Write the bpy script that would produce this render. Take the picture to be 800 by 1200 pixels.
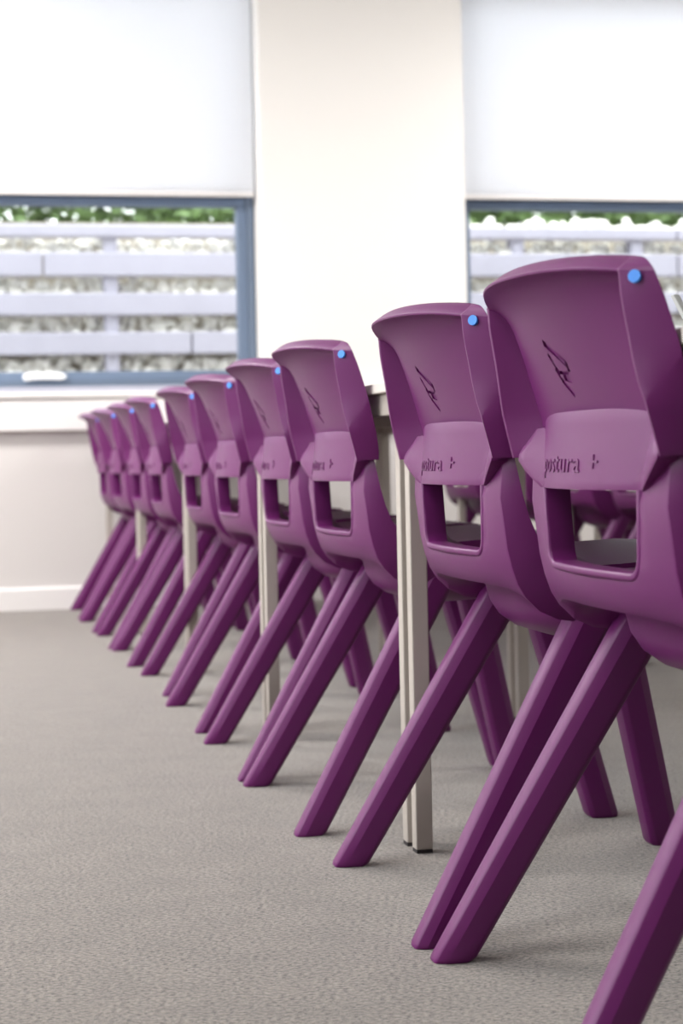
import bpy, bmesh, math, random
from mathutils import Vector, Matrix
random.seed(7)
PI = math.pi
for o in list(bpy.data.objects):
    bpy.data.objects.remove(o)
S = bpy.context.scene
COL = S.collection

# ------------------------------------------------------------------ camera
PSI, ROLL, FPX = math.radians(12.587), 0.02104, 2162.2
cd = bpy.data.cameras.new('camera')
cam = bpy.data.objects.new('camera', cd)
COL.objects.link(cam)
fwd = Vector((math.sin(PSI), math.cos(PSI), 0))
r0 = Vector((math.cos(PSI), -math.sin(PSI), 0))
u0 = Vector((0, 0, 1))
R = math.cos(ROLL) * r0 - math.sin(ROLL) * u0
U = math.sin(ROLL) * r0 + math.cos(ROLL) * u0
m = Matrix((R, U, -fwd)).transposed().to_4x4()
m.translation = Vector((0, 0, 0.57))
cam.matrix_world = m
cd.sensor_fit = 'VERTICAL'
cd.sensor_height = 36.0
cd.sensor_width = 24.0
cd.lens = FPX / 1200 * 36
cd.shift_y = -(600 - 536.68) / 1200      # architectural shift: verticals stay parallel
cd.clip_start = 0.05
cd.dof.use_dof = True
cd.dof.focus_distance = 2.25
cd.dof.aperture_fstop = 6.6
S.camera = cam

# ------------------------------------------------------------------ world, exposure, large lights
S.view_settings.view_transform = 'Standard'
S.view_settings.look = 'None'
S.view_settings.gamma = 1
S.view_settings.use_curve_mapping = False
S.view_settings.exposure = 0.0
w = bpy.data.worlds.new('sky')
S.world = w
w.use_nodes = True
bg = w.node_tree.nodes['Background']
bg.inputs[0].default_value = (0.95, 0.975, 1.0, 1)
bg.inputs[1].default_value = 6.0


def area(name, loc, target, sx, sy, power, col):
    l = bpy.data.lights.new(name, 'AREA')
    l.shape = 'RECTANGLE'
    l.size, l.size_y, l.energy, l.color = sx, sy, power, col
    o = bpy.data.objects.new(name, l)
    COL.objects.link(o)
    o.location = loc
    o.rotation_euler = (Vector(target) - Vector(loc)).to_track_quat('-Z', 'Y').to_euler()
    return o


area('side_window_daylight', (-2.35, 2.6, 1.70), (0, 2.6, 0.6), 4.4, 1.2, 12, (0.93, 0.97, 1.0))
for x in (-1.1, 3.4):
    for y, p in ((1.2, 27), (3.6, 44), (6.0, 130)):
        area('ceiling_panel_light', (x, y, 2.66), (x, y + 0.0001, 0), 1.2, 0.6, p * (1.0 if x < 0 else 0.5), (1.0, 0.985, 0.96))


# ------------------------------------------------------------------ materials
def srgb(r, g, b):
    f = lambda c: (c / 255 / 12.92) if c / 255 <= 0.04045 else ((c / 255 + 0.055) / 1.055) ** 2.4
    return (f(r), f(g), f(b), 1)


def mat(name, col, rough=0.5, metal=0.0, spec=0.5, var=0.0, vscale=8.0, bump=0.0, bscale=200.0):
    M = bpy.data.materials.new(name)
    M.use_nodes = True
    nt = M.node_tree
    b = nt.nodes['Principled BSDF']
    b.inputs['Base Color'].default_value = col
    b.inputs['Roughness'].default_value = rough
    b.inputs['Metallic'].default_value = metal
    b.inputs['Specular IOR Level'].default_value = spec
    tc = nt.nodes.new('ShaderNodeTexCoord')
    if var > 0:
        n = nt.nodes.new('ShaderNodeTexNoise')
        n.inputs['Scale'].default_value = vscale
        nt.links.new(tc.outputs['Object'], n.inputs['Vector'])
        mx = nt.nodes.new('ShaderNodeMix')
        mx.data_type = 'RGBA'
        mx.inputs[6].default_value = tuple(c * (1 - var) for c in col[:3]) + (1,)
        mx.inputs[7].default_value = tuple(min(1, c * (1 + var)) for c in col[:3]) + (1,)
        nt.links.new(n.outputs['Fac'], mx.inputs[0])
        nt.links.new(mx.outputs[2], b.inputs['Base Color'])
    if bump > 0:
        n2 = nt.nodes.new('ShaderNodeTexNoise')
        n2.inputs['Scale'].default_value = bscale
        n2.inputs['Detail'].default_value = 3
        nt.links.new(tc.outputs['Object'], n2.inputs['Vector'])
        bp = nt.nodes.new('ShaderNodeBump')
        bp.inputs['Strength'].default_value = bump
        bp.inputs['Distance'].default_value = 0.001
        nt.links.new(n2.outputs['Fac'], bp.inputs['Height'])
        nt.links.new(bp.outputs['Normal'], b.inputs['Normal'])
    return M


M_PURPLE = mat('purple_plastic', srgb(98, 29, 91), rough=0.40, spec=0.32, var=0.03, vscale=3, bump=0.12, bscale=900)
M_DOT = mat('blue_sticker', srgb(60, 140, 232), rough=0.5)
M_LEGMETAL = mat('warm_grey_powder_coat', srgb(172, 164, 156), rough=0.42, var=0.03, bump=0.1, bscale=1500)
M_TABLETOP = mat('pale_grey_laminate', srgb(214, 207, 200), rough=0.4, var=0.03)
M_EDGE = mat('edge_band', srgb(205, 192, 186), rough=0.45)
M_RUBBER = mat('dark_rubber', srgb(40, 36, 38), rough=0.7)
M_WALL = mat('white_wall_paint', srgb(238, 235, 232), rough=0.75, spec=0.3, bump=0.1, bscale=300)
M_TRIM = mat('white_gloss_trim', srgb(226, 222, 221), rough=0.4)
M_BACKWALL = mat('back_wall_bounce_cut', srgb(120, 120, 124), rough=0.8)  # unseen back wall, made dark to cut light bounced from behind the camera
M_DADO_SHADE = mat('wall_paint_sill_shade', srgb(206, 201, 199), rough=0.7, bump=0.1, bscale=300)  # wall white greyed in the colour for the shade below the sill
M_CEIL = mat('ceiling_white', srgb(240, 240, 238), rough=0.9)
M_FRAME = mat('blue_grey_window_frame', srgb(100, 114, 134), rough=0.4)
M_FRAME_D = mat('blue_grey_sash', srgb(108, 124, 148), rough=0.4)
M_HANDLE = mat('brushed_handle', srgb(244, 246, 250), rough=0.3, metal=0.0)
M_RAIL = mat('limed_timber', srgb(172, 170, 182), rough=0.8, var=0.06, vscale=6)
M_STONE = mat('pale_pebble', srgb(242, 236, 224), rough=0.8, var=0.25, vscale=9)
M_BACK = mat('bank_earth', srgb(170, 162, 148), rough=0.95)  # one even pale brown for the earth bank
M_LEAF = mat('hedge_leaf', srgb(96, 122, 70), rough=0.6, var=0.4, vscale=5)
M_TWIG = mat('twig', srgb(110, 96, 80), rough=0.9)
M_GRAVEL = mat('gravel_ground', srgb(180, 176, 168), rough=0.95, var=0.2, vscale=20)
M_GREY = mat('grey_casing', srgb(176, 180, 180), rough=0.4)
M_GREYD = mat('dark_grey_casing', srgb(96, 104, 106), rough=0.45)


def carpet():
    M = bpy.data.materials.new('grey_loop_carpet')
    M.use_nodes = True
    nt = M.node_tree
    b = nt.nodes['Principled BSDF']
    b.inputs['Roughness'].default_value = 0.85
    b.inputs['Specular IOR Level'].default_value = 0.3
    b.inputs['Sheen Weight'].default_value = 0.45
    b.inputs['Sheen Roughness'].default_value = 0.4
    tc = nt.nodes.new('ShaderNodeTexCoord')
    mp = nt.nodes.new('ShaderNodeMapping')
    mp.inputs['Rotation'].default_value = (0, 0, 0.2)
    mp.inputs['Scale'].default_value = (1, 1.5, 1)
    nt.links.new(tc.outputs['Object'], mp.inputs['Vector'])
    n = nt.nodes.new('ShaderNodeTexNoise')
    n.inputs['Scale'].default_value = 165
    n.inputs['Detail'].default_value = 4
    n.inputs['Roughness'].default_value = 0.7
    nt.links.new(mp.outputs[0], n.inputs['Vector'])
    cr = nt.nodes.new('ShaderNodeValToRGB')
    cr.color_ramp.elements[0].position = 0.37
    cr.color_ramp.elements[0].color = srgb(28, 24, 22)
    cr.color_ramp.elements[1].position = 0.57
    cr.color_ramp.elements[1].color = srgb(146, 136, 127)
    nt.links.new(n.outputs['Fac'], cr.inputs[0])
    n2 = nt.nodes.new('ShaderNodeTexNoise')
    n2.inputs['Scale'].default_value = 9
    n2.inputs['Detail'].default_value = 3
    nt.links.new(mp.outputs[0], n2.inputs['Vector'])
    mr = nt.nodes.new('ShaderNodeMapRange')
    mr.inputs[1].default_value = 0.3
    mr.inputs[2].default_value = 0.7
    mr.inputs[3].default_value = 0.88
    mr.inputs[4].default_value = 1.08
    nt.links.new(n2.outputs['Fac'], mr.inputs[0])
    mx = nt.nodes.new('ShaderNodeMix')
    mx.data_type = 'RGBA'
    mx.blend_type = 'MULTIPLY'
    mx.inputs[0].default_value = 1
    nt.links.new(cr.outputs[0], mx.inputs[6])
    nt.links.new(mr.outputs[0], mx.inputs[7])
    nt.links.new(mx.outputs[2], b.inputs['Base Color'])
    bp = nt.nodes.new('ShaderNodeBump')
    bp.inputs['Strength'].default_value = 0.6
    bp.inputs['Distance'].default_value = 0.004
    nt.links.new(n.outputs['Fac'], bp.inputs['Height'])
    nt.links.new(bp.outputs['Normal'], b.inputs['Normal'])
    return M


def glass():
    M = bpy.data.materials.new('window_glass')
    M.use_nodes = True
    nt = M.node_tree
    nt.nodes.remove(nt.nodes['Principled BSDF'])
    out = nt.nodes['Material Output']
    t = nt.nodes.new('ShaderNodeBsdfTransparent')
    t.inputs[0].default_value = (0.97, 0.98, 0.98, 1)
    g = nt.nodes.new('ShaderNodeBsdfGlossy')
    g.inputs['Roughness'].default_value = 0.02
    fr = nt.nodes.new('ShaderNodeFresnel')
    fr.inputs[0].default_value = 1.45
    mx = nt.nodes.new('ShaderNodeMixShader')
    nt.links.new(fr.outputs[0], mx.inputs[0])
    nt.links.new(t.outputs[0], mx.inputs[1])
    nt.links.new(g.outputs[0], mx.inputs[2])
    nt.links.new(mx.outputs[0], out.inputs[0])
    return M


def blind():
    M = bpy.data.materials.new('white_blind_fabric')
    M.use_nodes = True
    nt = M.node_tree
    nt.nodes.remove(nt.nodes['Principled BSDF'])
    out = nt.nodes['Material Output']
    d = nt.nodes.new('ShaderNodeBsdfDiffuse')
    d.inputs[0].default_value = (0.88, 0.88, 0.90, 1)
    t = nt.nodes.new('ShaderNodeBsdfTranslucent')
    t.inputs[0].default_value = (0.86, 0.88, 0.92, 1)
    mx = nt.nodes.new('ShaderNodeMixShader')
    mx.inputs[0].default_value = 0.5
    nt.links.new(d.outputs[0], mx.inputs[1])
    nt.links.new(t.outputs[0], mx.inputs[2])
    nt.links.new(mx.outputs[0], out.inputs[0])
    return M


def emit(name, col, s):
    M = bpy.data.materials.new(name)
    M.use_nodes = True
    b = M.node_tree.nodes['Principled BSDF']
    b.inputs['Emission Color'].default_value = col
    b.inputs['Emission Strength'].default_value = s
    return M


M_CARPET, M_GLASS, M_BLIND = carpet(), glass(), blind()
M_LAMP = emit('lamp_diffuser', (1, 0.97, 0.92, 1), 3.0)


# ------------------------------------------------------------------ helpers
def obj(name, bm, material, parent=None, smooth=None, bevel=0.0, seg=2):
    bmesh.ops.recalc_face_normals(bm, faces=bm.faces[:])
    me = bpy.data.meshes.new(name)
    bm.to_mesh(me)
    bm.free()
    me.materials.append(material)
    if smooth:
        for p in me.polygons:
            p.use_smooth = True
        me.set_sharp_from_angle(angle=math.radians(smooth))
    o = bpy.data.objects.new(name, me)
    COL.objects.link(o)
    if parent:
        o.parent = parent
    if bevel:
        b = o.modifiers.new('bevel', 'BEVEL')
        b.width, b.segments, b.limit_method, b.angle_limit = bevel, seg, 'ANGLE', math.radians(28)
    return o


def thing(name, label, cat, loc=(0, 0, 0), rz=0.0, group=None):
    o = bpy.data.objects.new(name, None)
    COL.objects.link(o)
    o.empty_display_size = 0.1
    o.location = loc
    o.rotation_euler = (0, 0, rz)
    o['label'] = label
    o['category'] = cat
    if group:
        o['group'] = group
    return o


def tag(o, label, cat, group=None, kind=None):
    o['label'] = label
    o['category'] = cat
    if group:
        o['group'] = group
    if kind:
        o['kind'] = kind
    return o


def struct(name, bm, material, parent=None, **k):
    o = obj(name, bm, material, parent, **k)
    if not parent:
        o['kind'] = 'structure'
    return o


def box(bm, x0, x1, y0, y1, z0, z1):
    vs = [bm.verts.new((x, y, z)) for x in (x0, x1) for y in (y0, y1) for z in (z0, z1)]
    for f in ((0, 1, 3, 2), (4, 6, 7, 5), (0, 4, 5, 1), (2, 3, 7, 6), (0, 2, 6, 4), (1, 5, 7, 3)):
        bm.faces.new([vs[i] for i in f])
    return bm


def bx(*a):
    return box(bmesh.new(), *a)


def loft(bm, loops, cap0=True, cap1=True):
    rows = [[bm.verts.new(p) for p in L] for L in loops]
    n = len(rows[0])
    for a, b in zip(rows, rows[1:]):
        for i in range(n):
            j = (i + 1) % n
            bm.faces.new((a[i], a[j], b[j], b[i]))
    if cap0:
        bm.faces.new(rows[0][::-1])
    if cap1:
        bm.faces.new(rows[-1])
    return bm


def lerp(tab, x):
    """tab: [(x, a, b..)] ascending -> interpolated tuple"""
    if x <= tab[0][0]:
        return tab[0][1:]
    for p, q in zip(tab, tab[1:]):
        if x <= q[0]:
            t = (x - p[0]) / (q[0] - p[0])
            return tuple(a + (b - a) * t for a, b in zip(p[1:], q[1:]))
    return tab[-1][1:]


def cyl(bm, p, axis, r, h, n=24):
    """closed cylinder from p along unit axis"""
    ax = Vector(axis).normalized()
    a = ax.orthogonal().normalized()
    b = ax.cross(a)
    L = []
    for k in (0, 1):
        c = Vector(p) + ax * h * k
        L.append([c + (a * math.cos(2 * PI * i / n) + b * math.sin(2 * PI * i / n)) * r for i in range(n)])
    return loft(bm, L)


# ------------------------------------------------------------------ the room
Y1 = 7.33            # inner face of the far wall
YR = 7.50            # face of the window recess
XL, XR, YB, ZC = -2.6, 6.6, -2.6, 2.75
o = struct('floor', bx(XL, XR, YB, Y1 + 0.3, -0.1, 0), M_CARPET)
o = struct('ceiling', bx(XL - 0.2, XR + 0.2, YB - 0.2, Y1 + 0.4, ZC, ZC + 0.1), M_CEIL)
# far wall: dado below the recesses, column between them, spandrel at the right
WT = 0.32
bm = bmesh.new()
box(bm, 1.33, 2.183, Y1, Y1 + WT, 0.845, ZC)
box(bm, XL, 1.33, Y1, Y1 + WT, 2.60, ZC)
box(bm, 2.183, XR, Y1, Y1 + WT, 2.60, ZC)
box(bm, XL, -1.55, Y1, Y1 + WT, 0.845, 2.60)
box(bm, 5.3, XR, Y1, Y1 + WT, 0.845, 2.60)
struct('wall_far', bm, M_WALL)
struct('wall_dado', bx(XL, XR, Y1, Y1 + WT, -0.02, 0.845), M_DADO_SHADE)
struct('wall_back', bx(XL, XR, YB - 0.15, YB, 0, ZC), M_BACKWALL)
struct('wall_right', bx(XR, XR + 0.15, YB, Y1 + 0.3, 0, ZC), M_WALL)
bm = bmesh.new()   # left wall with its long window opening
box(bm, XL - 0.15, XL, YB, Y1 + 0.3, 0, 0.75)
box(bm, XL - 0.15, XL, YB, Y1 + 0.3, 2.35, ZC)
box(bm, XL - 0.15, XL, YB, 0.3, 0.75, 2.35)
box(bm, XL - 0.15, XL, 4.9, Y1 + 0.3, 0.75, 2.35)
struct('wall_left', bm, M_WALL)
wl = struct('window_3', bx(XL - 0.10, XL - 0.05, 0.3, 4.9, 0.75, 0.80), M_FRAME)
for a in ((XL - 0.10, XL - 0.05, 0.3, 4.9, 2.30, 2.35), (XL - 0.10, XL - 0.05, 0.3, 0.35, 0.8, 2.3),
          (XL - 0.10, XL - 0.05, 1.8, 1.85, 0.8, 2.3), (XL - 0.10, XL - 0.05, 3.35, 3.40, 0.8, 2.3),
          (XL - 0.10, XL - 0.05, 4.85, 4.9, 0.8, 2.3)):
    obj('frame_bar', bx(*a), M_FRAME, wl)
struct('baseboard_far', loft(bmesh.new(), [[(x, Y1 - 0.018, 0), (x, Y1, 0), (x, Y1, 0.088), (x, Y1 - 0.008, 0.088), (x, Y1 - 0.018, 0.078)] for x in (XL, XR)]), M_TRIM)
# boxed sill under the windows: board with a rounded nose over a pale boxing
bm = bmesh.new()
box(bm, XL, XR, Y1 - 0.04, Y1, 0.70, 0.822)
struct('trim_1', bm, M_TRIM, bevel=0.004)
bm = bmesh.new()
box(bm, XL, XR, Y1 - 0.05, YR + 0.05, 0.826, 0.852)
struct('trim_2', bm, M_TRIM, bevel=0.008, seg=3)


def frame_rect(bm, x0, x1, z0, z1, t, y0, y1, tb=None, tt=None):
    tb = tb or t
    tt = tt or t
    box(bm, x0, x1, y0, y1, z0, z0 + tb)
    box(bm, x0, x1, y0, y1, z1 - tt, z1)
    box(bm, x0, x0 + t, y0, y1, z0 + tb, z1 - tt)
    box(bm, x1 - t, x1, y0, y1, z0 + tb, z1 - tt)
    return bm


def window(name, x0, x1, handles):
    z0, z1 = 0.884, 2.55
    wnd = struct(name, frame_rect(bmesh.new(), x0, x1, z0, z1, 0.030, YR, YR + 0.09, 0.022), M_FRAME, bevel=0.003)
    # lower opening light with its own sash, and the transom above it behind the blind
    xs = [x0 + 0.03] + handles[1] + [x1 - 0.03]
    for a, b in zip(xs, xs[1:]):
        s = obj('sash', frame_rect(bmesh.new(), a, b, z0 + 0.022, 1.650, 0.040, YR + 0.012, YR + 0.07, 0.036, 0.036), M_FRAME_D, wnd, bevel=0.003)
        obj('glass_pane', bx(a + 0.04, b - 0.04, YR + 0.036, YR + 0.042, z0 + 0.058, 1.614), M_GLASS, s)
    obj('transom', bx(x0 + 0.03, x1 - 0.03, YR, YR + 0.08, 1.652, 1.70), M_FRAME, wnd)
    obj('upper_glass_pane', bx(x0 + 0.03, x1 - 0.03, YR + 0.036, YR + 0.042, 1.70, z1 - 0.03), M_GLASS, wnd)
    for hx in handles[0]:
        bmh = bmesh.new()
        cyl(bmh, (hx + 0.012, YR + 0.012, 0.922), (0, -1, 0), 0.017, 0.022, 20)
        h = obj('handle', bmh, M_HANDLE, wnd, smooth=40, bevel=0.003)
        L = []
        for k in range(9):
            t = k / 8
            x = hx + 0.165 * t
            rr = 0.0155 * (1 - max(0, (t - 0.9) / 0.1) ** 2 * 0.5)
            c = Vector((x, YR - 0.018, 0.921 + 0.004 * math.sin(t * PI)))
            L.append([c + Vector((0, 0.007 * math.cos(q * PI / 5), rr * math.sin(q * PI / 5))) for q in range(10)])
        obj('lever', loft(bmesh.new(), L), M_HANDLE, h, smooth=40, bevel=0.002)
    return wnd


window('window_1', -1.55, 1.326, ([0.378], [-0.12]))
window('window_2', 2.185, 5.3, ([4.6], [4.2]))


def roller_blind(x0, x1, label):
    t = thing('roller_blind', label, 'blind', ((x0 + x1) / 2, YR - 0.06, 0), 0, 'white roller blinds over the windows')
    h = (x1 - x0) / 2
    bm = bmesh.new()
    n = 24
    L = []
    for z in (1.662, 2.53):
        L.append([(-h + 2 * h * i / n, 0.002 * math.sin(i * 0.9), z) for i in range(n + 1)] +
                 [(h - 2 * h * i / n, 0.0012 + 0.002 * math.sin((n - i) * 0.9), z) for i in range(n + 1)])
    obj('blind_fabric', loft(bm, L), M_BLIND, t)
    obj('bottom_bar', bx(-h, h, -0.006, 0.008, 1.645, 1.664), M_TRIM, t, bevel=0.004)
    obj('blind_tube', cyl(bmesh.new(), (-h, 0, 2.55), (1, 0, 0), 0.022, 2 * h, 24), M_TRIM, t, smooth=40)


roller_blind(-1.54, 1.318, 'white roller blind pulled half down over the left window with the handle')
roller_blind(2.195, 5.29, 'white roller blind pulled half down over the right window behind the nearest chair')

# ceiling luminaires (above the frame)
for x in (-1.1, 3.4):
    for y in (1.2, 3.6, 6.0):
        t = thing('ceiling_light', 'flat white ceiling light panel', 'ceiling light', (x, y, 2.75), 0, 'ceiling light panels')
        obj('housing', frame_rect_dummy := bx(-0.62, 0.62, -0.32, 0.32, -0.05, -0.0), M_TRIM, t, bevel=0.004)
        obj('diffuser', bx(-0.59, 0.59, -0.29, 0.29, -0.056, -0.051), M_LAMP, t)

# ------------------------------------------------------------------ outside: crib wall, pebbles, hedge
struct('ground_outside', bx(-4, 10, Y1 + WT, 14, -0.3, -0.1), M_GRAVEL)
YO = 9.2
cw = thing('retaining_wall', 'pale timber crib retaining wall outside the windows, filled with pebbles', 'retaining wall', (0, YO, -0.1))
rails = [(1.690, 1.752), (1.496, 1.614), (1.302, 1.412), (1.108, 1.218), (0.90, 1.020), (0.70, 0.81), (0.49, 0.60), (0.28, 0.39), (0.07, 0.18)]
for i, (a, b) in enumerate(rails):
    xs = [-3.0, {1: 0.566, 3: 1.295}.get(i, 1.95 + 0.3 * (i % 3)), 3.9, 7.5]
    for p, q in zip(xs, xs[1:]):
        obj('rail', bx(p + 0.004, q - 0.004, -0.03, 0.05, a + 0.1, b + 0.1), M_RAIL, cw, bevel=0.008)
k = 0
for x in (-2.4, -1.74, -1.08, -0.42, 0.24, 0.90, 1.62, 2.36, 3.02, 3.68, 4.34, 5.0, 5.66, 6.32):
    obj('post', bx(x - 0.034, x + 0.034, -0.005, 0.10, 0.0, 1.80), M_RAIL, cw, bevel=0.006)
struct('wall_outside_bank', bx(-3.2, 7.8, YO + 0.28, YO + 0.5, -0.1, 1.80), M_BACK)
ico = bmesh.new()
bmesh.ops.create_icosphere(ico, subdivisions=1, radius=1)
IV = [v.co.copy() for v in ico.verts]
IF = [[v.index for v in f.verts] for f in ico.faces]
ico.free()


def blobs(items):
    V, F = [], []
    for c, s, rot in items:
        b = len(V)
        for v in IV:
            q = rot @ Vector((v.x * s[0], v.y * s[1], v.z * s[2]))
            V.append((c[0] + q.x, c[1] + q.y, c[2] + q.z))
        F += [[b + i for i in f] for f in IF]
    me = bpy.data.meshes.new('m')
    me.from_pydata(V, [], F)
    for p in me.polygons:
        p.use_smooth = True
    return me


def rrot():
    return Matrix.Rotation(random.uniform(0, 6.3), 3, 'X') @ Matrix.Rotation(random.uniform(0, 6.3), 3, 'Y')


items = []
for z0, z1 in ((1.735, 1.80), (1.60, 1.70), (1.40, 1.50), (1.20, 1.31), (1.01, 1.115), (0.80, 0.91)):
    x = -0.5 if z0 < 1.72 else 2.0
    while x < 5.2:
        z = z0 + 0.01
        while z < z1 - 0.01:
            s = random.uniform(0.024, 0.044)
            items.append(((x + random.uniform(-.02, .02), YO + 0.03 + random.uniform(0, 0.05) + (z - z0) * 0.7, z), (s * 1.3, s, s * 0.8), rrot()))
            z += s * 1.25
        x += 0.052
me = blobs(items)
me.materials.append(M_STONE)
o = bpy.data.objects.new('pebble_fill', me)
COL.objects.link(o)
tag(o, 'cream and grey pebbles packed between the rails of the outdoor wall', 'pebbles', kind='stuff')
# hedge
V, F = [], []
for i in range(14000):
    x = random.uniform(-0.6, 5.5)
    c = Vector((x, YO + random.uniform(0.35, 0.95), random.uniform(1.72, 2.06 + 0.08 * math.sin(x * 3.1) + 0.07 * math.sin(x * 7.7))))
    rm = rrot()
    s = random.uniform(0.028, 0.052)
    b = len(V)
    for p in ((-1, 0, 0), (-0.3, 0.42, 0.1), (1, 0, 0), (-0.3, -0.42, 0.1)):
        V.append(c + rm @ (Vector(p) * s))
    F += [[b, b + 1, b + 2], [b, b + 2, b + 3]]
me = bpy.data.meshes.new('hedge')
me.from_pydata(V, [], F)
me.materials.append(M_LEAF)
o = bpy.data.objects.new('hedge_foliage', me)
COL.objects.link(o)
tag(o, 'low green hedge foliage growing along the top of the outdoor wall', 'hedge', kind='stuff')


# ------------------------------------------------------------------ the chair (local x = forward, y = lateral left, z up)
def P(u, v, z):
    return Vector((v, u, z))


EDGE = [  # z, u_edge, v_edge (rear rim), u_front, v_front
    (0.560, 0.227, -0.158, 0.235, -0.128), (0.570, 0.227, -0.160, 0.237, -0.126), (0.598, 0.226, -0.167, 0.240, -0.129),
    (0.615, 0.225, -0.171, 0.242, -0.133), (0.632, 0.220, -0.175, 0.244, -0.137), (0.656, 0.216, -0.179, 0.245, -0.143), (0.677, 0.215, -0.182, 0.244, -0.148),
    (0.710, 0.214, -0.188, 0.242, -0.158), (0.735, 0.214, -0.190, 0.240, -0.167), (0.760, 0.214, -0.191, 0.237, -0.176)]
PANEL = [(0.560, 0.193, -0.131, -0.143), (0.605, 0.195, -0.1330, -0.1480), (0.680, 0.199, -0.1535, -0.180), (0.735, 0.202, -0.1725, -0.211)]


def tray_loop(z, mode='tray', ins=0.0, vin=0.0, dome=0.0, blend=0.0):
    ue, ve, uf, vf = lerp(EDGE, z)
    up, vp, vm = lerp(PANEL, z)
    ue -= ins
    uf -= ins
    ve += vin
    up -= ins
    # crease between the upper and lower facets of the side
    t = min(1, max(0, (0.658 - z) / (0.658 - 0.615)))
    us, vs = uf + (ue - uf) * t, vf + (ve - vf) * t
    if 0 < t < 1:
        us += 0.003 * math.sin(PI * t)
    ft = 0.0050
    half = [(uf, vf), (us, vs), (ue, ve), (ue - 0.005, ve + 0.0005)]
    us_ = [1.0, 0.97, 0.91, 0.82, 0.7, 0.58, 0.46, 0.34, 0.22, 0.11, 0.0]
    if mode == 'rim':
        blend = 1.0
    for k in us_:
        ut, vt = up * k, vp + (vm - vp) * (1 - k * k)
        u = (ue - 0.006) * k
        vr = ve - 0.046 * (1 - k * k)
        half.append((ut + (u - ut) * blend, vt + (vr - vt) * blend))
    front = [(up * k, vp + (vm - vp) * (1 - k * k) + ft) for k in (0.0, 0.3, 0.6, 0.85)]
    front += [(up, min(vp + ft, vf - 0.001)), (up + (uf - up) * 0.5, min(vp + ft, vf - 0.001) * 0.5 + vf * 0.5)]
    pts = [(u, v) for u, v in half]                       # near positive side from front edge to centre rear
    pts += [(-u, v) for u, v in half[::-1][1:]]           # centre to negative front edge
    pts += [(-u, v) for u, v in front[::-1]]              # back across the front face
    pts += [(u, v) for u, v in front[1:]]
    return [P(u, v, z + dome * (1 - min(1, abs(u) / 0.235) ** 3)) for u, v in pts]


def backrest_mesh():
    zs = [0.566, 0.578, 0.590, 0.605, 0.615, 0.622, 0.630, 0.637, 0.644, 0.651, 0.658, 0.67, 0.69, 0.705, 0.712, 0.718, 0.7235, 0.7275]
    d = 0.016
    bl = {0.705: 0.03, 0.712: 0.09, 0.718: 0.20, 0.7235: 0.42, 0.7275: 0.72}
    loops = [tray_loop(z, dome=d * max(0, (z - 0.69)) / 0.04, blend=bl.get(z, 0)) for z in zs]
    loops.append(tray_loop(0.729, 'rim', dome=d))
    loops.append(tray_loop(0.7315, 'rim', dome=d, vin=-0.0005))
    loops.append(tray_loop(0.7365, 'rim', ins=0.002, vin=0.007, dome=d))
    loops.append(tray_loop(0.7405, 'rim', ins=0.005, vin=0.013, dome=d))
    loops.append(tray_loop(0.7425, 'rim', ins=0.010, vin=0.0165, dome=d))
    loops.append(tray_loop(0.7435, 'rim', ins=0.017, vin=0.0185, dome=d))
    return loft(bmesh.new(), loops)


def lumbar_v(u, z):
    """rear surface of the lumbar panel"""
    t = min(1, max(0, (0.612 - z) / 0.08))
    return -0.160 - 0.009 * t + (0.80 + 0.15 * t) * u * u


def lumbar_mesh():
    L = []
    for z, ul, ur, vr in ((0.606, 0.168, 0.171, -0.1385), (0.598, 0.1655, 0.182, -0.1445), (0.588, 0.162, 0.194, -0.148), (0.577, 0.158, 0.207, -0.1535), (0.570, 0.155, 0.2125, -0.1560),
                          (0.563, 0.153, 0.2125, -0.1570), (0.552, 0.149, 0.194, -0.1555), (0.542, 0.1455, 0.174, -0.153), (0.533, 0.142, 0.154, -0.1495)):
        half = [(ur, vr + 0.02), (ur, vr), (ur - (ur - ul) * .35, vr + 0.0015), (ul, lumbar_v(ul, z))]
        half += [(ul * k, lumbar_v(ul * k, z)) for k in (0.92, 0.82, 0.68, 0.52, 0.35, 0.17, 0)]
        pts = half + [(-u, v) for u, v in half[::-1][1:]]
        front = [(0, -0.150), (ul * .5, -0.144), (ul, -0.130)]
        pts += [(-u, v) for u, v in front[::-1]] + front[1:]
        dome = 0.007 if z > 0.6 else 0.0
        L.append([P(u, v, z + dome * (1 - (min(1, abs(u) / ul)) ** 4) - (0.006 if (z > 0.6 and abs(u) > ul) else 0)) for u, v in pts])
    return loft(bmesh.new(), L)


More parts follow.
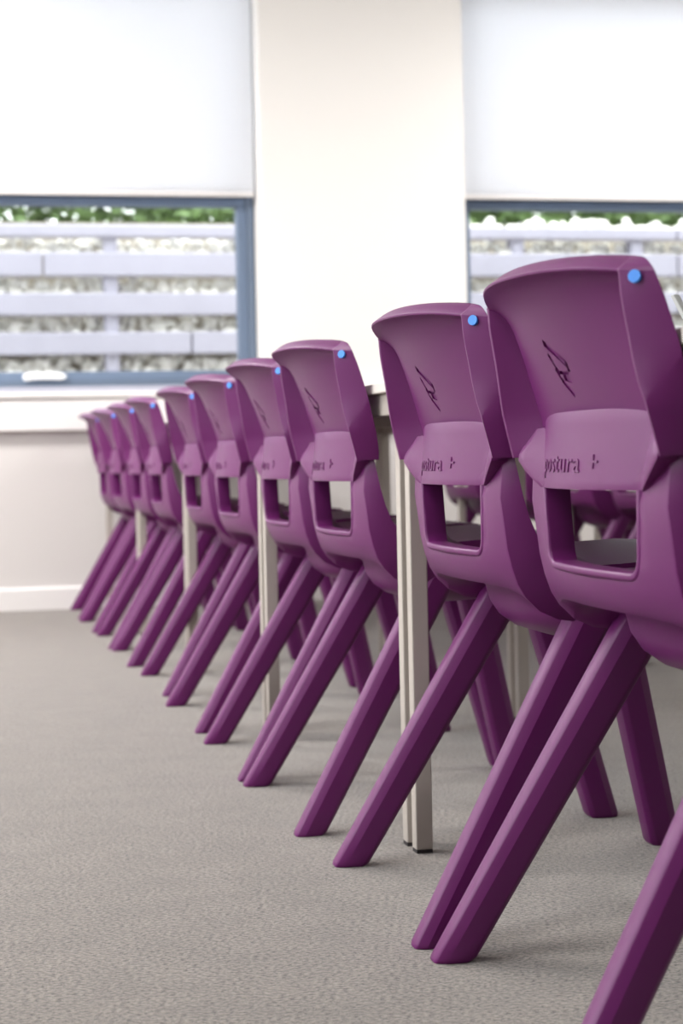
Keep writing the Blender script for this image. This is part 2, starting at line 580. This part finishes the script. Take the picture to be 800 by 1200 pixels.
def shell_mesh():
    # per station: C(rear/outer centre), B(side crease), T(side top edge), I(inner centre) as (v, z) + u of B and T
    st = [
        ((-0.146, .572), (-0.140, .572), (-0.132, .572), (-0.140, .572), .205, .221),
        ((-0.148, .550), (-0.142, .550), (-0.127, .550), (-0.141, .550), .205, .221),
        ((-0.153, .520), (-0.144, .518), (-0.121, .522), (-0.146, .520), .204, .221),
        ((-0.154, .490), (-0.140, .488), (-0.114, .497), (-0.146, .491), .204, .221),
        ((-0.1545, .460), (-0.1365, .458), (-0.104, .472), (-0.147, .464), .204, .221),
        ((-0.152, .437), (-0.131, .434), (-0.087, .452), (-0.137, .444), .204, .222),
        ((-0.145, .420), (-0.124, .414), (-0.064, .441), (-0.118, .434), .204, .222),
        ((-0.1385, .4105), (-0.114, .398), (-0.035, .436), (-0.090, .430), .204, .222),
        ((-0.120, .409), (-0.098, .382), (0.000, .437), (-0.050, .429), .203, .222),
        ((-0.070, .408), (-0.074, .371), (0.035, .439), (-0.010, .430), .202, .221),
        ((-0.010, .409), (-0.030, .366), (0.070, .441), (0.040, .432), .200, .220),
        ((0.060, .414), (0.040, .374), (0.110, .444), (0.095, .437), .198, .217),
        ((0.130, .424), (0.110, .396), (0.155, .446), (0.150, .442), .195, .213),
        ((0.185, .427), (0.170, .418), (0.190, .444), (0.195, .443), .190, .206),
        ((0.214, .425), (0.196, .421), (0.203, .436), (0.222, .437), .184, .198)]
    L = []
    for C, B, T, I, ub, ut in st:
        half = [(ut, T), (ub + (ut - ub) * .02, B)]
        for k in (0.975, 0.93, 0.87, 0.78, 0.6, 0.3, 0.0):
            e = k ** 2.4
            half.append((ub * k, (C[0] + (B[0] - C[0]) * e, C[1] + (B[1] - C[1]) * k ** 7)))
        inner = []
        for k in (0.0, 0.35, 0.65, 0.85, 0.96):
            e = k ** 2.6
            inner.append((ut * k, (I[0] + (T[0] - I[0]) * e, I[1] + (T[1] - I[1]) * e)))
        pts = half + [(-u, q) for u, q in half[::-1][1:]]
        pts += [(-u, q) for u, q in inner[::-1]] + inner[1:]
        L.append([P(u, q[0], q[1]) for u, q in pts])
    return loft(bmesh.new(), L)


HOLE = [(0.1385, 0.536), (0.1375, 0.500), (0.133, 0.468)]


def hole_outline(g=0.0, n=7):
    """closed outline of the hand hole as (u, z); lower corners rounded, upper corners crisp; grown by g"""
    hw_t, hw_b, zt, zb, r = 0.139 + g, 0.130 + g, 0.533 + g * 0.2, 0.4535 - g, 0.016 + g
    pts = [(hw_t, zt)]
    for i in range(n + 1):
        a = -PI / 2 * i / n
        pts.append((hw_b - r + r * math.cos(a) + 0.002, zb + r + r * math.sin(a)))
    return pts + [(-u, z) for u, z in pts[::-1]]


def frame_mesh():
    """raised ridge running round the hand hole below the lumbar panel"""
    bm = bmesh.new()
    a = hole_outline(0.0)
    b = hole_outline(0.010)

    def rear(u, z):
        t = min(1, max(0, (0.533 - z) / 0.08))
        return (-0.169 + 0.0115 * t) + (0.95 - 0.40 * t) * u * u
    rings = []
    dense = []
    for A in (a, b):
        q = []
        for i, p in enumerate(A[:-1]):
            q.append(p)
        q.append(A[-1])
        # subdivide the long bottom run
        mid = len(q) // 2
        run = [(q[mid - 1][0] + (q[mid][0] - q[mid - 1][0]) * k / 12, q[mid - 1][1]) for k in range(1, 12)]
        q = q[:mid] + run + q[mid:]
        dense.append(q)
    A, B = dense
    n = len(A)
    L = []
    for i in range(n):
        (ua, za), (ub, zb) = A[i], B[i]
        v = rear(ua, za)
        L.append([P(ua, v + 0.030, za), P(ua, v + 0.002, za), P(ua + (ub - ua) * .25, v, za + (zb - za) * .25), P(ua + (ub - ua) * .7, v + 0.0005, za + (zb - za) * .7), P(ub, v + 0.005, zb), P(ub + (ub - ua) * .3, v + 0.03, zb + (zb - za) * .3)])
    return loft(bm, L)


def underpan_mesh():
    """tub under the seat: sloping rear wall, then a rounded bowl"""
    L = []
    for hw, vr, vf, z in ((0.174, -0.104, 0.165, 0.425), (0.174, -0.104, 0.165, 0.4085), (0.168, -0.086, 0.16, 0.396), (0.165, -0.080, 0.152, 0.375),
                          (0.152, -0.069, 0.138, 0.357), (0.124, -0.052, 0.115, 0.344), (0.085, -0.025, 0.09, 0.3355), (0.04, 0.004, 0.06, 0.331)):
        cv, rv = (vr + vf) / 2, (vf - vr) / 2
        ring = []
        for i in range(48):
            a = 2 * PI * i / 48
            c, q = math.cos(a), math.sin(a)
            ring.append(P(hw * math.copysign(abs(c) ** 0.72, c), cv + rv * math.copysign(abs(q) ** 0.72, q), z))
        L.append(ring)
    return loft(bmesh.new(), L)


def leg_mesh(s, rear):
    if rear:
        foot, top, r0_, r1_ = Vector((-0.246, s * 0.222, 0)), Vector((-0.006, s * 0.178, 0.412)), 0.0205, 0.0262
    else:
        foot, top, r0_, r1_ = Vector((0.224, s * 0.228, 0)), Vector((0.122, s * 0.175, 0.418)), 0.0235, 0.0265
    ax = (top - foot).normalized()
    side = Vector((0, 1, 0))
    side = (side - ax * side.dot(ax)).normalized() * s
    nrm = ax.cross(side) * s        # points rear/up for both sides
    if (nrm.x < 0) != rear:
        nrm = -nrm
    # section: flat facets with a shallow groove along the outward face
    sec = [(-1, -0.70), (-0.70, -1), (0.70, -1), (1, -0.70), (1, 0.40), (0.72, 0.90), (0.45, 1.0), (-0.45, 1.0), (-0.72, 0.90), (-1, 0.40)]
    L = []
    n = 10
    for k in range(n + 1):
        t = k / n
        c = foot + (top - foot) * t
        r = r0_ + (r1_ - r0_) * t
        ring = [c + side * a * r * 0.90 + nrm * b * r for a, b in sec]
        if k == 0:                   # cut level with the floor, small chamfered glide
            ring = [p + ax * (-p.z / ax.z) for p in ring]
            cc = sum(ring, Vector()) / len(ring)
            L.append([cc + (p - cc) * 0.90 for p in ring])
            ring = [p + ax * (0.006 / ax.z) for p in ring]
        elif k == n:
            ring = [p + ax * ((0.418 - p.z) / ax.z) * 0.5 for p in ring]
        L.append(ring)
    return loft(bmesh.new(), L)


def boolean_cut(o, cutter):
    md = o.modifiers.new('cut', 'BOOLEAN')
    md.operation = 'DIFFERENCE'
    md.object = cutter
    md.solver = 'EXACT'


def bake(o, smooth=35):
    dg = bpy.context.evaluated_depsgraph_get()
    dg.update()
    me = bpy.data.meshes.new_from_object(o.evaluated_get(dg))
    o.modifiers.clear()
    o.data = me
    for p in me.polygons:
        p.use_smooth = True
    me.set_sharp_from_angle(angle=math.radians(smooth))


def make_chair():
    t = thing('school_chair', '', 'chair')
    br = obj('backrest', backrest_mesh(), M_PURPLE, t, bevel=0.0016)
    bake(br, 32)
    lum = obj('lumbar_panel', lumbar_mesh(), M_PURPLE, t, bevel=0.0012)
    bake(lum, 30)
    sh = obj('seat_shell', shell_mesh(), M_PURPLE, t)
    cb = bmesh.new()
    out = hole_outline(0.0008)
    loft(cb, [[P(u, v, z + (0.004 if z > .53 else 0)) for u, z in out] for v in (-0.19, -0.10)])
    cutter = obj('cutter', cb, M_PURPLE)
    boolean_cut(sh, cutter)
    b = sh.modifiers.new('bevel', 'BEVEL')
    b.width, b.segments, b.limit_method, b.angle_limit = 0.0018, 2, 'ANGLE', math.radians(30)
    bake(sh, 34)
    bpy.data.objects.remove(cutter)
    fr = obj('handle_frame', frame_mesh(), M_PURPLE, t, bevel=0.0012)
    bake(fr, 34)
    k = obj('seat_underpan', underpan_mesh(), M_PURPLE, t)
    bake(k, 60)
    for s in (-1, 1):
        for rear in (True, False):
            l = obj('leg', leg_mesh(s, rear), M_PURPLE, t, bevel=0.0018)
            bake(l, 26)
    # blue round sticker on the right shoulder
    n = Vector((-0.70, -0.70, 0.16)).normalized()
    c = P(-0.2275, -0.1805, 0.728)
    d = obj('round_sticker', cyl(bmesh.new(), c - n * 0.004, n, 0.0060, 0.0043, 28), M_DOT, t, smooth=40)
    d['label'] = 'small round blue sticker'
    # raised wording on the lumbar panel
    cu = bpy.data.curves.new('txt', 'FONT')
    cu.body = 'postura +'
    cu.size = 0.031
    cu.space_character = 1.08
    cu.extrude = 0.0009
    to = bpy.data.objects.new('raised_wording', cu)
    COL.objects.link(to)
    dg = bpy.context.evaluated_depsgraph_get()
    dg.update()
    me = bpy.data.meshes.new_from_object(to.evaluated_get(dg))
    bpy.data.objects.remove(to)
    xs = [v.co.x for v in me.vertices]
    x0, x1 = min(xs), max(xs)
    bm = bmesh.new()
    bm.from_mesh(me)
    bmesh.ops.subdivide_edges(bm, edges=[e for e in bm.edges if e.calc_length() > 0.004], cuts=2)
    xcut = x0 + (x1 - x0) * 0.85
    for v in bm.verts:
        v.tag = v.co.x > xcut
    for v in bm.verts:
        u = 0.130 - (v.co.x - x0) / (x1 - x0) * 0.198
        z = 0.5505 + v.co.y * 0.98
        v.co = P(u, lumbar_v(u, z) - (0.0003 + v.co.z), z)
    bm2 = bm.copy()
    bmesh.ops.delete(bm, geom=[v for v in bm.verts if v.co.y < -0.0385], context='VERTS')
    bmesh.ops.delete(bm2, geom=[v for v in bm2.verts if v.co.y >= -0.0385], context='VERTS')
    obj('raised_wording', bm, M_PURPLE, t)
    obj('raised_plus_sign', bm2, M_PURPLE, t)
    # sunk angular emblem on the main panel, cut into the backrest
    bm = bmesh.new()

    def stroke(a, b, wd, h=0.0014):
        (u0_, z0), (u1_, z1) = (a[0] + 0.014, a[1]), (b[0] + 0.014, b[1])
        dx, dz = u1_ - u0_, z1 - z0
        l = math.hypot(dx, dz)
        wd = wd * 1.35
        nx, nz = -dz / l * wd / 2, dx / l * wd / 2
        q = [(u0_ + nx, z0 + nz), (u1_ + nx, z1 + nz), (u1_ - nx, z1 - nz), (u0_ - nx, z0 - nz)]

        def sv(u, z):
            up, vp, vm = lerp(PANEL, z)
            return vp + (vm - vp) * (1 - (u / up) ** 2)
        loft(bm, [[P(u, sv(u, z) + 0.0024, z) for u, z in q], [P(u, sv(u, z) - 0.006, z) for u, z in q]])
    for a, b, wd in (((0.021, 0.685), (-0.022, 0.660), 0.0062), ((-0.0215, 0.663), (-0.021, 0.653), 0.0045), ((0.024, 0.673), (0.011, 0.652), 0.0045),
                     ((0.011, 0.6535), (-0.019, 0.652), 0.0025), ((0.003, 0.649), (-0.016, 0.6455), 0.0062), ((0.020, 0.658), (0.013, 0.646), 0.0035),
                     ((0.013, 0.646), (-0.007, 0.629), 0.0050)):
        stroke(a, b, wd)
    cutter = obj('cutter', bm, M_PURPLE)
    boolean_cut(br, cutter)
    br.modifiers[-1].use_self = True
    bake(br, 32)
    bpy.data.objects.remove(cutter)
    return t


def dup(root, loc, rz, label, group):
    r = root.copy()
    COL.objects.link(r)
    r.location, r.rotation_euler = loc, (0, 0, rz)
    r['label'], r['group'] = label, group
    for ch in list(root.children):
        c = ch.copy()
        COL.objects.link(c)
        c.parent = r
    return r


G1 = 'purple chairs in the row along the near tables'
row = [
    (1.784, .805, -.016, 'nearest purple plastic chair at the right edge, cut off by the frame'),
    (2.297, .805, -.008, 'second nearest purple chair, between the nearest chair and the paired table legs'),
    (2.966, .793, .007, 'third purple chair from the front, its back just left of the paired table legs'),
    (3.464, .793, -.009, 'fourth purple chair from the front, its top left overlapping the window\'s lower corner'),
    (4.070, .796, .013, 'fifth purple chair from the front, its top against the bottom bar of the window'),
    (4.702, .807, .009, 'sixth purple chair from the front, its top just below the window frame'),
    (5.379, .794, -.005, 'seventh purple chair from the front, fourth from the far wall'),
    (5.886, .791, -.007, 'third purple chair from the far wall in the long row'),
    (6.467, .786, .011, 'second to last purple chair in the long row, beside the one at the wall'),
    (7.020, .789, -.010, 'last and smallest purple chair in the long row, at the wall under the sill')]
chair = make_chair()
for i, (s, o_, a, lab) in enumerate(row):
    if i == 0:
        chair.location, chair.rotation_euler = (o_, s, 0), (0, 0, a)
        chair['label'], chair['group'] = lab, G1
    else:
        dup(chair, (o_, s, 0), a, lab, G1)
G2 = 'purple chairs in the second row behind'
for s, lab in ((4.86, 'blurred second row chair seen at the right through the nearest chair\'s handle hole'),
               (5.45, 'second row chair whose two legs show through the nearest chair\'s handle hole'),
               (6.05, 'purple chair of the second row hidden mostly behind the two nearest chairs'),
               (6.64, 'blurred purple chair farthest in the second row, seen through the second nearest chair\'s handle hole')):
    dup(chair, (2.07, s, 0), random.uniform(-.02, .02), lab, G2)


# ------------------------------------------------------------------ tables
def make_table(x0, x1, y0, y1, label, group):
    t = thing('school_table', label, 'table', ((x0 + x1) / 2, (y0 + y1) / 2, 0), 0, group)
    hx, hy = (x1 - x0) / 2, (y1 - y0) / 2
    obj('tabletop', bx(-hx, hx, -hy, hy, 0.6655, 0.681), M_TABLETOP, t, bevel=0.002)
    i = 0.012
    f = bmesh.new()
    frame_rect_xy(f, -hx + i, hx - i, -hy + i, hy - i, 0.020, 0.632, 0.6655)
    obj('frame_rail', f, M_LEGMETAL, t, bevel=0.002)
    for sx in (-1, 1):
        for sy in (-1, 1):
            cx, cy = sx * (hx - i - 0.0125), sy * (hy - i - 0.0125)
            l = obj('leg', bx(cx - .0125, cx + .0125, cy - .0125, cy + .0125, 0.005, 0.6655), M_LEGMETAL, t, bevel=0.002)
            obj('foot_cap', bx(cx - .0118, cx + .0118, cy - .0118, cy + .0118, 0.0, 0.006), M_RUBBER, l)
    return t


def frame_rect_xy(bm, x0, x1, y0, y1, t, z0, z1):
    box(bm, x0, x1, y0, y0 + t, z0, z1)
    box(bm, x0, x1, y1 - t, y1, z0, z1)
    box(bm, x0, x0 + t, y0 + t, y1 - t, z0, z1)
    box(bm, x1 - t, x1, y0 + t, y1 - t, z0, z1)


TX0, TX1 = 0.658, 1.245
B = [1.405, 2.600, 3.775, 4.950, 6.125, 7.270]
tl = ['pale topped table at the two nearest chairs, its near end outside the picture',
      'pale topped table whose edge shows just right of the third purple chair',
      'table at the fifth and sixth purple chairs from the front',
      'table at the seventh and eighth purple chairs from the front',
      'last table of the near row, against the far wall']
for i in range(5):
    make_table(TX0, TX1, B[i] + 0.002, B[i + 1] - 0.002, tl[i], 'tables in the near row')
for i, (a, b) in enumerate(((4.35, 5.53), (5.535, 6.715))):
    make_table(1.93, 2.52, a, b, ['nearer table of the second row, behind the nearest chairs', 'farther table of the second row, by the far wall'][i], 'tables in the second row')

# thin grey stand on the near table (shows just beside the nearest chair's back)
t = thing('desk_stand', 'thin slanted grey stand on the table, just right of the nearest chair back', 'stand', (0.97, 2.20, 0.681), 0)
obj('stand_base', bx(-0.03, 0.06, -0.045, 0.045, 0.0, 0.008), M_GREYD, t, bevel=0.003)
L = []
for z, x, h in ((0.006, 0.0, 0.007), (0.05, -0.020, 0.0065), (0.088, -0.040, 0.006)):
    L.append([(x - 0.004, -h, z), (x + 0.004, -h, z), (x + 0.004, h, z), (x - 0.004, h, z)])
obj('stand_arm', loft(bmesh.new(), L), M_GREY, t, bevel=0.0015)
